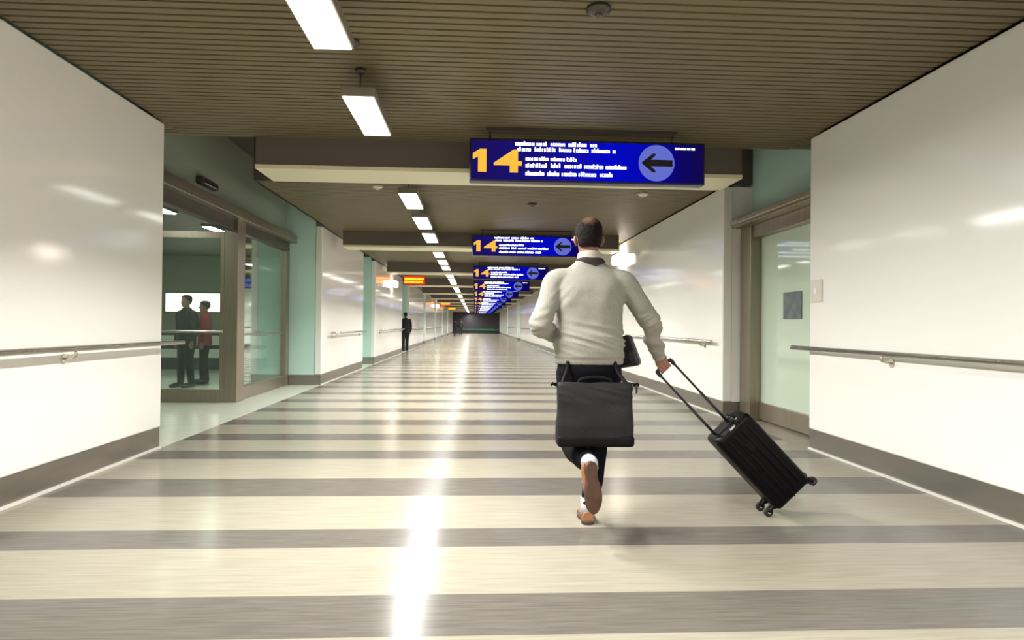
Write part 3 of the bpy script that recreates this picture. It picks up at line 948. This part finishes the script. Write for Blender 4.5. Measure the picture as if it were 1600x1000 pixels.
# pale inner collar and dark band around the neck
bm = bmesh.new()
n = 40
rows = [(1.570, .082, .080, 0), (1.595, .077, .077, 0), (1.620, .073, .075, 0), (1.640, .071, .074, 0), (1.646, .068, .071, 0), (1.640, .064, .067, 0), (1.60, .064, .066, 0)]
R_ = []
for z, rx, ry, _ in rows:
    R_.append([bm.verts.new((CX - .002 + rx * math.cos(2 * math.pi * k / n), CY + .006 + ry * math.sin(2 * math.pi * k / n), z - 0.010 * (math.sin(2 * math.pi * k / n) + 0))) for k in range(n)])
for a, b in zip(R_[:-1], R_[1:]):
    for k in range(n):
        bm.faces.new((a[k], a[(k + 1) % n], b[(k + 1) % n], b[k])).smooth = True
obj('shirt_collar', to_local(bm, man), M['collar'], man)
bm = bmesh.new()                 # the band: the top of the knit around the neck, a shallow V at the back
bm.from_mesh(sw.data)
apex = Vector((0.022, 0, 1.560))
for sx in (-1, 1):
    bmesh.ops.bisect_plane(bm, geom=list(bm.verts) + list(bm.edges) + list(bm.faces), plane_co=apex, plane_no=Vector((-sx * 0.36, 0, 1)), clear_inner=True)
bm.normal_update()
for v, nn in [(v, v.normal.copy()) for v in bm.verts]: v.co += nn * 0.005
r = bmesh.ops.extrude_face_region(bm, geom=list(bm.faces))
for v in r['geom']:
    if isinstance(v, bmesh.types.BMVert): v.co -= v.normal * 0.004
obj('neck_band', bm, M['collar_dark'], man)

# trousers
def tfold(p, n):
    a = 0.004 * noise.noise(Vector((p.x * 12, p.y * 12, p.z * 9)))
    for e in (KNR, KNL, ANR):
        d = (p - e).length
        a += math.exp(-(d / 0.11) ** 2) * 0.006 * noise.noise(Vector((p.x * 10, p.y * 10, p.z * 30)))
    return a
bm = bmesh.new()
add_loft(bm, [(CX, CY, 0.80, .150, .105), (CX, CY - .006, 0.86, .190, .135), (CX, CY - .012, 0.93, .198, .142), (CX, CY - .004, 1.00, .188, .132), (CX, CY, 1.03, .18, .125)], 36, power=2.3)
limb(bm, [HPR + Vector((.005, 0, .02)), HPR * .5 + KNR * .5 + Vector((.008, 0, 0)), KNR, (KNR + ANR) / 2 + Vector((.004, -.022, 0)), ANR + Vector((0.004, -.008, .012))], [.112, .090, .070, .064, .050], 24)
limb(bm, [HPL + Vector((-.005, 0, .02)), HPL * .5 + KNL * .5 + Vector((-.008, 0, 0)), KNL, (KNL + ANL) / 2 + Vector((0, 0, -.012)), ANL + Vector((0, .055, 0.005))], [.112, .090, .072, .066, .055], 24)
bm = remesh(bm, 0.009, 5, 0.5)
disp(bm, tfold)
obj('trousers', to_local(bm, man), M['trousers'], man)

# socks
bm = bmesh.new(); d = Vector((-.06, -.08, -1)).normalized()
add_tube(bm, [ANR + Vector((0, 0, .06)), ANR + Vector((-.002, -.004, .0)), ANR + Vector((-.004, -.002, -.045))], [.046, .043, .045], 20)
obj('sock', to_local(bm, man), M['sock'], man)
bm = bmesh.new()
add_tube(bm, [ANL + Vector((-.006, .09, .012)), ANL + Vector((-.006, .02, .014)), ANL + Vector((-.008, -.02, -.006)), ANL + Vector((-.010, -.014, -.045))], [.046, .046, .043, .028], 20)
obj('sock', to_local(bm, man), M['sock'], man)

# shoes: origin under the heel, toe along +Y, upper above a thick sole
def shoe(mtx):
    def outline(t):
        """half widths (left, right) along the length, t in 0..1 heel to toe"""
        w = 0.030 + 0.010 * math.sin(min(1, t / .25) * math.pi / 2)
        w = 0.036 - 0.004 * math.sin(max(0, min(1, (t - .15) / .35)) * math.pi) + 0.014 * math.sin(max(0, min(1, (t - .35) / .6)) * math.pi)
        end = 1.0
        if t < 0.12: end = math.sqrt(max(0, 1 - ((0.12 - t) / 0.12) ** 2))
        if t > 0.80: end = math.sqrt(max(0, 1 - ((t - 0.80) / 0.20) ** 2))
        return w * end
    LEN = 0.285
    N = 26
    ts = [0.0005 + 0.999 * (0.5 - 0.5 * math.cos(math.pi * i / N)) for i in range(N + 1)]
    bm = bmesh.new()
    # sole: loop of outline points, lofted through a few heights
    def loop(z, grow, curve=0):
        pts = []
        for t in ts: pts.append((-outline(t) * 1.02 - grow + 0.004 * t, t * LEN + (grow if t > .5 else -grow) * (abs(t - .5) * 2) ** 4, z + curve * max(0, t - .7)))
        for t in reversed(ts): pts.append((outline(t) * 1.02 + grow + 0.004 * t, t * LEN + (grow if t > .5 else -grow) * (abs(t - .5) * 2) ** 4, z + curve * max(0, t - .7)))
        return [bm.verts.new(p) for p in pts]
    loops = [loop(0.0, -.004, .03), loop(0.004, 0.001, .03), loop(0.022, 0.002, .02), loop(0.026, -.002, .02)]
    for a, b in zip(loops[:-1], loops[1:]):
        k = len(a)
        for i in range(k):
            f = bm.faces.new((a[i], a[(i + 1) % k], b[(i + 1) % k], b[i])); f.smooth = True
    half = len(ts)
    def cap(lp):
        for i in range(half - 1):
            bm.faces.new((lp[i], lp[i + 1], lp[2 * half - 2 - i], lp[2 * half - 1 - i]))
    cap(loops[0]); cap(loops[-1])
    bmesh.ops.remove_doubles(bm, verts=bm.verts, dist=1e-5)
    for v in bm.verts: v.co = mtx @ v.co
    sole_bm = bm
    bm = bmesh.new()
    prof = [(0.008, .034, .052), (0.03, .036, .066), (0.07, .036, .072), (0.10, .036, .070), (0.14, .040, .056), (0.18, .043, .044), (0.22, .042, .036), (0.25, .036, .028), (0.272, .022, .018)]
    rs = []
    m_ = 16
    for yy, hw, hh in prof:
        ring = []
        for k in range(m_):
            t = math.pi * k / (m_ - 1)
            ring.append(bm.verts.new((0.004 * yy / LEN - hw * math.cos(t), yy, 0.022 + hh * math.sin(t) ** 0.8 if math.sin(t) > 0 else 0.022)))
        rs.append(ring)
    for a, b in zip(rs[:-1], rs[1:]):
        for k in range(m_ - 1):
            bm.faces.new((a[k], a[k + 1], b[k + 1], b[k])).smooth = True
        bm.faces.new((a[0], b[0], b[-1], a[-1]))
    bm.faces.new(rs[0]); bm.faces.new(list(reversed(rs[-1])))
    for v in bm.verts: v.co = mtx @ v.co
    u = obj('shoe', to_local(bm, man), M['shoe'], man)
    u['label'] = 'tan leather shoe'
    s = obj('sole', to_local(sole_bm, man), M['sole'], u)
    s['label'] = 'brown rubber sole'
    bm = bmesh.new()
    for i in range(4):
        yy = 0.115 + i * 0.02
        hh = 0.022 + [0.068, 0.061, 0.054, 0.048][i]
        add_tube(bm, smooth_path([(-0.024, yy, hh - .014), (0, yy, hh + .002), (0.024, yy, hh - .014)], 4), 0.003, 8)
    for v in bm.verts: v.co = mtx @ v.co
    obj('laces', to_local(bm, man), M['sock'], u)
m_r = Matrix.Translation((0.692, 4.075, 0.0)) @ Matrix.Rotation(R(-3), 4, 'Z')
shoe(m_r)
m_l = Matrix.Translation((0.640, 3.672, 0.462)) @ Matrix.Rotation(R(-4), 4, 'Y') @ Matrix.Rotation(R(24), 4, 'Z') @ Matrix.Rotation(R(-92), 4, 'X')
shoe(m_l)

# ------------------------------------------------------------------ messenger bag behind his thighs
bag = thing('messenger_bag', 'dark grey soft briefcase hanging behind the walking man\'s thighs', 'bag', (0.695, 3.895, 0.515))
bm = bmesh.new()
def bagfold(p, n):
    a = 0.006 * noise.noise(Vector((p.x * 7, p.y * 5, p.z * 9)))
    a += 0.005 * (1 - 2 * abs(noise.noise(Vector((p.x * 5 + 4, 0, p.z * 24 + p.x * 6))))) * math.exp(-((p.z - .30) / .05) ** 2)
    return a
prof = [(0.0, .205, .050), (0.012, .218, .060), (0.05, .224, .064), (0.12, .224, .064), (0.20, .218, .056), (0.28, .214, .044), (0.335, .218, .032), (0.352, .214, .022)]
N = 48
rings = []
for z, hx_, hy_ in prof:
    ring = []
    for k in range(N):
        t = 2 * math.pi * k / N
        c, s = math.cos(t), math.sin(t)
        x = hx_ * math.copysign(abs(c) ** 0.28, c); yv = hy_ * math.copysign(abs(s) ** 0.5, s)
        ring.append(bm.verts.new((x, yv, z + (0.010 * (x / .22) ** 2 if z > .3 else 0))))
    rings.append(ring)
for a, b in zip(rings[:-1], rings[1:]):
    for k in range(N): bm.faces.new((a[k], a[(k + 1) % N], b[(k + 1) % N], b[k]))
bm.faces.new(list(reversed(rings[0]))); bm.faces.new(rings[-1])
bm = remesh(bm, 0.007, 3, 0.5)
disp(bm, bagfold)
body_bag = obj('body', bm, M['bag'], bag)
bm = bmesh.new(); add_box(bm, (-.222, -.066, -.006), (.222, .066, .062), 0.022, 4)
o = obj('base_panel', bm, M['bag_base'], bag); o['label'] = 'darker base panel'
for s in (-1, 1):
    bm = bmesh.new()
    add_tube(bm, [(s * .222, -.0, .343), (s * .245, -.002, .352), (s * .256, -.004, .340)], [.010, .010, .006], 8, flat=.5, flat_axis=(0, 1, 0))
    obj('strap_tab', bm, M['bag_base'], bag)
bm = bmesh.new()
add_tube(bm, smooth_path([(-.10, 0, .34), (-.085, .0, .372), (-.03, 0, .386), (.03, 0, .386), (.085, 0, .372), (.10, 0, .34)], 5), .011, 10)
obj('handle', bm, M['bag_base'], bag)
bm = bmesh.new(); add_tube(bm, [(-.20, 0, .358), (0, 0, .350), (.20, 0, .358), (.235, -.03, .350)], .004, 8)
zp = obj('zipper', bm, M['bag_base'], bag)
bm = bmesh.new(); add_box(bm, (.228, -.037, .300), (.240, -.033, .350), .001, 1)
obj('zipper_pull', bm, M['black_metal'], zp)
for s in (-1, 1):
    bm = bmesh.new()
    add_tube(bm, smooth_path([(s * .19, .0, .345), (s * .17, .055, .38), (s * .15, .095, .42), (s * .14, .125, .47)], 5), .012, 10, flat=.35, flat_axis=(0, 1, 0))
    obj('strap', bm, M['bag_base'], bag)

# small shiny bag at his right hip
sb = thing('shoulder_bag', 'small shiny black bag hanging at the man\'s right hip under his arm', 'bag', (0.955, 4.37, 0.93))
mt = Matrix.Rotation(R(-12), 4, 'Y') @ Matrix.Rotation(R(-24), 4, 'Z')
bm = bmesh.new()
pr = [(-.13, -.045, .0), (.13, -.045, .0)]
add_box(bm, (-.13, -.05, .0), (.13, .05, .20), .022, 3)
for v in bm.verts:
    k = v.co.z / .25
    v.co.x *= 1 - .30 * k; v.co.y *= 1 - .35 * k
    v.co = mt @ v.co
obj('body', bm, M['leather'], sb, True)
bm = bmesh.new()
add_box(bm, (-.125, -.056, .10), (.125, -.046, .205), .004, 2)
for v in bm.verts:
    k = v.co.z / .25
    v.co.x *= 1 - .30 * k; v.co.y *= 1 - .30 * k
    v.co = mt @ v.co
obj('flap', bm, M['leather'], sb)
bm = bmesh.new()
add_tube(bm, smooth_path([(-.07, 0, .19), (-.13, -.02, .36), (-.19, -.045, .52), (-.205, -.08, .60), (-.19, -.12, .645)], 5), .012, 10, flat=.4, flat_axis=(0, 1, 0))
obj('strap', bm, M['leather'], sb)
bm = bmesh.new(); add_box(bm, (.0, -.064, .115), (.03, -.056, .14), .002, 1)
for v in bm.verts: v.co = mt @ v.co
obj('clasp', bm, M['chrome'], sb)

# ------------------------------------------------------------------ suitcase
P0 = Vector((1.930, 4.19, 0.040))         # near lower left corner of the shell
case = thing('suitcase', 'small black wheeled suitcase tilted left, pulled by the walking man', 'suitcase', (1.88, 4.27, 0.0))
# local axes: X = Wd, Y = away, Z = Ld
mtx_case = Matrix(((Wd.x, 0, Ld.x, P0.x), (Wd.y, 1, Ld.y, P0.y), (Wd.z, 0, Ld.z, P0.z), (0, 0, 0, 1)))
mtx_case = Matrix.Translation(-Vector(case.location)) @ mtx_case
CW, CT, CL = 0.285, 0.225, 0.60
def cobj(name, bm, m, parent=case, smooth=None):
    for v in bm.verts: v.co = mtx_case @ v.co
    return obj(name, bm, m, parent, smooth)
bm = bmesh.new()
add_box(bm, (0, 0, 0.0), (CW, CT, CL), 0.034, 5)
for f in bm.faces: f.smooth = True
shell = cobj('shell', bm, M['case'])
for x in (.065, .110, .175, .220):                 # moulded ribs on the broad faces
    for yy in (0, CT):
        bm = bmesh.new()
        add_box(bm, (x - .010, yy - .004, .05), (x + .010, yy + .004, CL - .05), .0038, 2)
        cobj('rib', bm, M['case'], shell, True)
bm = bmesh.new()                                   # zipped seam all round between the halves
sx = .142
for (lo, hi) in (((sx - .006, -.0035, .02), (sx + .006, .003, CL - .02)), ((sx - .006, CT - .003, .02), (sx + .006, CT + .0035, CL - .02)),
                 ((sx - .006, .02, CL - .003), (sx + .006, CT - .02, CL + .0035)), ((sx - .006, .02, -.0035), (sx + .006, CT - .02, .003))):
    add_box(bm, lo, hi, .002, 1)
cobj('seam', bm, M['case_trim'], shell)
bm = bmesh.new()                                   # recessed plate where the poles slide in
add_box(bm, (.025, .060, CL - .010), (.190, .165, CL + .008), .006, 2)
cobj('pole_housing', bm, M['case_trim'])
bm = bmesh.new()                                   # top carrying handle
add_tube(bm, smooth_path([(.205, .06, CL - .004), (.205, .066, CL + .024), (.205, .112, CL + .032), (.205, .158, CL + .024), (.205, .165, CL - .004)], 5), .012, 10, flat=.7, flat_axis=(1, 0, 0))
cobj('carry_handle', bm, M['case_trim'])
bm = bmesh.new()
add_box(bm, (.195, .045, CL + .002), (.215, .075, CL + .012), .002, 1); add_box(bm, (.195, .150, CL + .002), (.215, .180, CL + .012), .002, 1)
o = cobj('handle_mount', bm, M['chrome']); o['label'] = 'chrome mount'
bm = bmesh.new(); add_box(bm, (.120, .004, CL - .012), (.165, .012, CL + .003), .002, 1)
o = cobj('latch', bm, M['chrome']); o['label'] = 'chrome latch'
bm = bmesh.new(); add_box(bm, (.12, -.010, .40), (.165, .0, .46), .003, 1)
cobj('lock', bm, M['case_trim'])
PX = (.050, .166)
PL = 0.545
pole_y = 4.30 - P0.y
poles = []
for x in PX:
    bm = bmesh.new()
    add_tube(bm, [(x, pole_y, CL - .02), (x, pole_y, CL + .27)], .0095, 12)
    add_tube(bm, [(x, pole_y, CL + .26), (x, pole_y, CL + PL)], .0072, 12)
    poles.append(cobj('handle_pole', bm, M['black_metal']))
bm = bmesh.new()
add_tube(bm, smooth_path([(PX[0], pole_y, CL + PL - .03), (PX[0], pole_y, CL + PL), (PX[0] + .012, pole_y, CL + PL + .012), (PX[1] - .012, pole_y, CL + PL + .012), (PX[1], pole_y, CL + PL), (PX[1], pole_y, CL + PL - .03)], 5), .0125, 14)
cobj('grip', bm, M['rubber'])
# wheels: castors hanging from the lower corners
def castor(cx, cy, cz, mount, low):
    """cx.. = wheel centre in world space; mount = local point on the shell"""
    mw = mtx_case @ Vector(mount)
    c = Vector((cx, cy, cz)) - Vector(case.location)
    bm = bmesh.new()
    mid = mw.lerp(c, .45) + Vector((0, 0, .012))
    for s in (-1, 1):
        add_tube(bm, smooth_path([mw + Vector((0, s * .010, 0)), mid + Vector((0, s * .017, 0)), c + Vector((0, s * .017, 0))], 4), [.014] + [.011] * 7 + [.010], 10)
    add_ball(bm, mw, .026)
    w = obj('wheel_fork', bm, M['case_trim'], case)
    bm = bmesh.new()
    add_tube(bm, [c + Vector((0, -.011, 0)), c + Vector((0, -.009, 0)), c + Vector((0, .009, 0)), c + Vector((0, .011, 0))], [.023, .028, .028, .023], 24)
    obj('wheel', bm, M['rubber'], w)
    bm = bmesh.new(); add_cyl(bm, c + Vector((0, -.0205, 0)), c + Vector((0, .0205, 0)), .007, 12)
    h = obj('axle', bm, M['chrome'], w); h['label'] = 'metal axle'
castor(1.872, 4.235, .0285, (.012, .05, .035), True)
castor(1.878, 4.375, .0285, (.012, .18, .035), True)
cw = mtx_case @ Vector((CW + .008, .05, -.026)) + Vector(case.location)
castor(cw.x, cw.y, cw.z, (CW - .025, .05, .012), False)
cw = mtx_case @ Vector((CW + .008, .18, -.026)) + Vector(case.location)
castor(cw.x, cw.y, cw.z, (CW - .025, .18, .012), False)

# ------------------------------------------------------------------ people in the distance
def bystander(x, y, h, top, label, step=0.0, turn=0.0, skirt=False, hairm=None):
    p = thing('person', label, 'person', (x, y, 0))
    p.rotation_euler = (0, 0, turn)
    s = h / 1.75
    def V(a, b, c): return Vector((a, b, c)) * s
    bm = bmesh.new()
    add_loft(bm, [tuple(q * s for q in r) for r in [(0, 0, .86, .14, .10), (0, 0, 1.0, .14, .10), (0, 0, 1.2, .15, .10), (0, 0, 1.36, .17, .10), (0, 0, 1.43, .13, .08), (0, 0, 1.48, .06, .06), (0, .005, 1.56, .05, .055)]], 20)
    add_loft(bm, head_rings(0, .01 * s, 1.515 * s, s), 20)
    add_ball(bm, V(0, .115, 1.60), .016 * s, .9, 1, 1.3)
    for k in (-1, 1):
        add_ball(bm, V(k * .080, 0, 1.61), .028 * s, .35, .6, 1)
        limb(bm, [V(k * .15, 0, 1.38), V(k * .20, 0, 1.36), V(k * .235, -.02, 1.10), V(k * .225, .05, .86)], [.045 * s, .05 * s, .042 * s, .030 * s], 12)
        hb = V(k * .225, .055, .84)
        for q in (-.027, -.009, .009, .027):
            ln = {-.027: .85, -.009: 1, .009: 1.05, .027: .92}[q]
            add_tube(bm, [hb + V(0, q * .6, .02), hb + V(0, q, -.05)], .014 * s, 8)
            finger(bm, [hb + V(0, q, -.045), hb + V(-k * .006, q, -.045 - .035 * ln), hb + V(-k * .020, q, -.045 - .065 * ln)], .0095 * s, .0080 * s)
        finger(bm, [hb + V(0, .024, .0), hb + V(-k * .010, .044, -.03), hb + V(-k * .016, .048, -.06)], .011 * s, .009 * s)
        limb(bm, [V(k * .085, 0, .88), V(k * .085, .02 + k * step * .4, .48), V(k * .085, k * step, .07)], [.085 * s, .055 * s, .038 * s], 14)
        limb(bm, [V(k * .085, k * step - .02, .05), V(k * .09, k * step + .06, .04), V(k * .095, k * step + .17, .032)], [.04 * s, .036 * s, .028 * s], 12)
    bm = remesh(bm, .009 * s, 2, .4)
    obj('body', bm, M['skin'], p)
    bm = bmesh.new()
    add_loft(bm, [tuple(q * s for q in r) for r in [(0, 0, .80, .20, .145), (0, 0, .95, .19, .14), (0, 0, 1.15, .18, .125), (0, 0, 1.33, .20, .125), (0, 0, 1.42, .16, .10), (0, 0, 1.50, .075, .075)]], 24, power=2.3)
    for k in (-1, 1):
        limb(bm, [V(k * .12, 0, 1.39), V(k * .20, 0, 1.365), V(k * .238, -.02, 1.10), V(k * .226, .05, .875)], [.06 * s, .074 * s, .060 * s, .044 * s], 14)
    bm = remesh(bm, .014 * s, 3)
    disp(bm, lambda q, n: .006 * noise.noise(Vector((q.x * 10, q.y * 8, q.z * 14))))
    obj('coat', bm, top, p)
    bm = bmesh.new()
    add_loft(bm, [tuple(q * s for q in r) for r in [(0, 0, .76, .14, .10), (0, 0, .85, .175, .125), (0, 0, .95, .165, .12)]], 20)
    for k in (-1, 1):
        limb(bm, [V(k * .085, 0, .86), V(k * .088, .02 + k * step * .4, .48), V(k * .086, k * step - .005, .07)], [.105 * s, .075 * s, .060 * s], 16)
    bm = remesh(bm, .014 * s, 3)
    obj('trousers', bm, M['coat_black'], p)
    for k in (-1, 1):
        bm = bmesh.new()
        limb(bm, [V(k * .085, k * step - .05, .055), V(k * .088, k * step + .02, .058), V(k * .092, k * step + .12, .046), V(k * .096, k * step + .21, .036)], [.046 * s, .052 * s, .046 * s, .032 * s], 14)
        for v in bm.verts: v.co.z = max(v.co.z, 0.002)
        obj('shoe', bm, M['rubber'], p)
    bm = bmesh.new()
    rr = [(a, b - .003 * s, c, d + .008 * s, e + .008 * s) for a, b, c, d, e in head_rings(0, .01 * s, 1.515 * s, s)]
    add_loft(bm, rr[2:], 24)
    bm = remesh(bm, .009 * s, 2)
    kl = [v for v in bm.verts if v.co.z < (1.515 + .06 + max(0, v.co.y / s + .02) * 1.1) * s]
    bmesh.ops.delete(bm, geom=kl, context='VERTS')
    obj('hair', bm, hairm or M['coat_black'], p)
    return p
bystander(-5.28, 12.8, 1.70, M['coat_black'], 'person in dark clothes standing inside the glazed lobby on the left', .05, R(150))
bystander(-5.24, 13.55, 1.62, M['coat_red'], 'person in red top beside the dark figure inside the lobby', .04, R(110))
bystander(-3.06, 30.3, 1.72, M['coat_black'], 'person in dark clothes standing by left wall below the red sign', .10, R(10))
bystander(-2.05, 72.0, 1.75, M['coat_black'], 'distant person in dark clothes at left of the dark corridor end', .12, R(0))
bystander(-1.55, 76.0, 1.78, M['coat_black'], 'distant person in dark clothes just right of another far figure', .10, R(0))
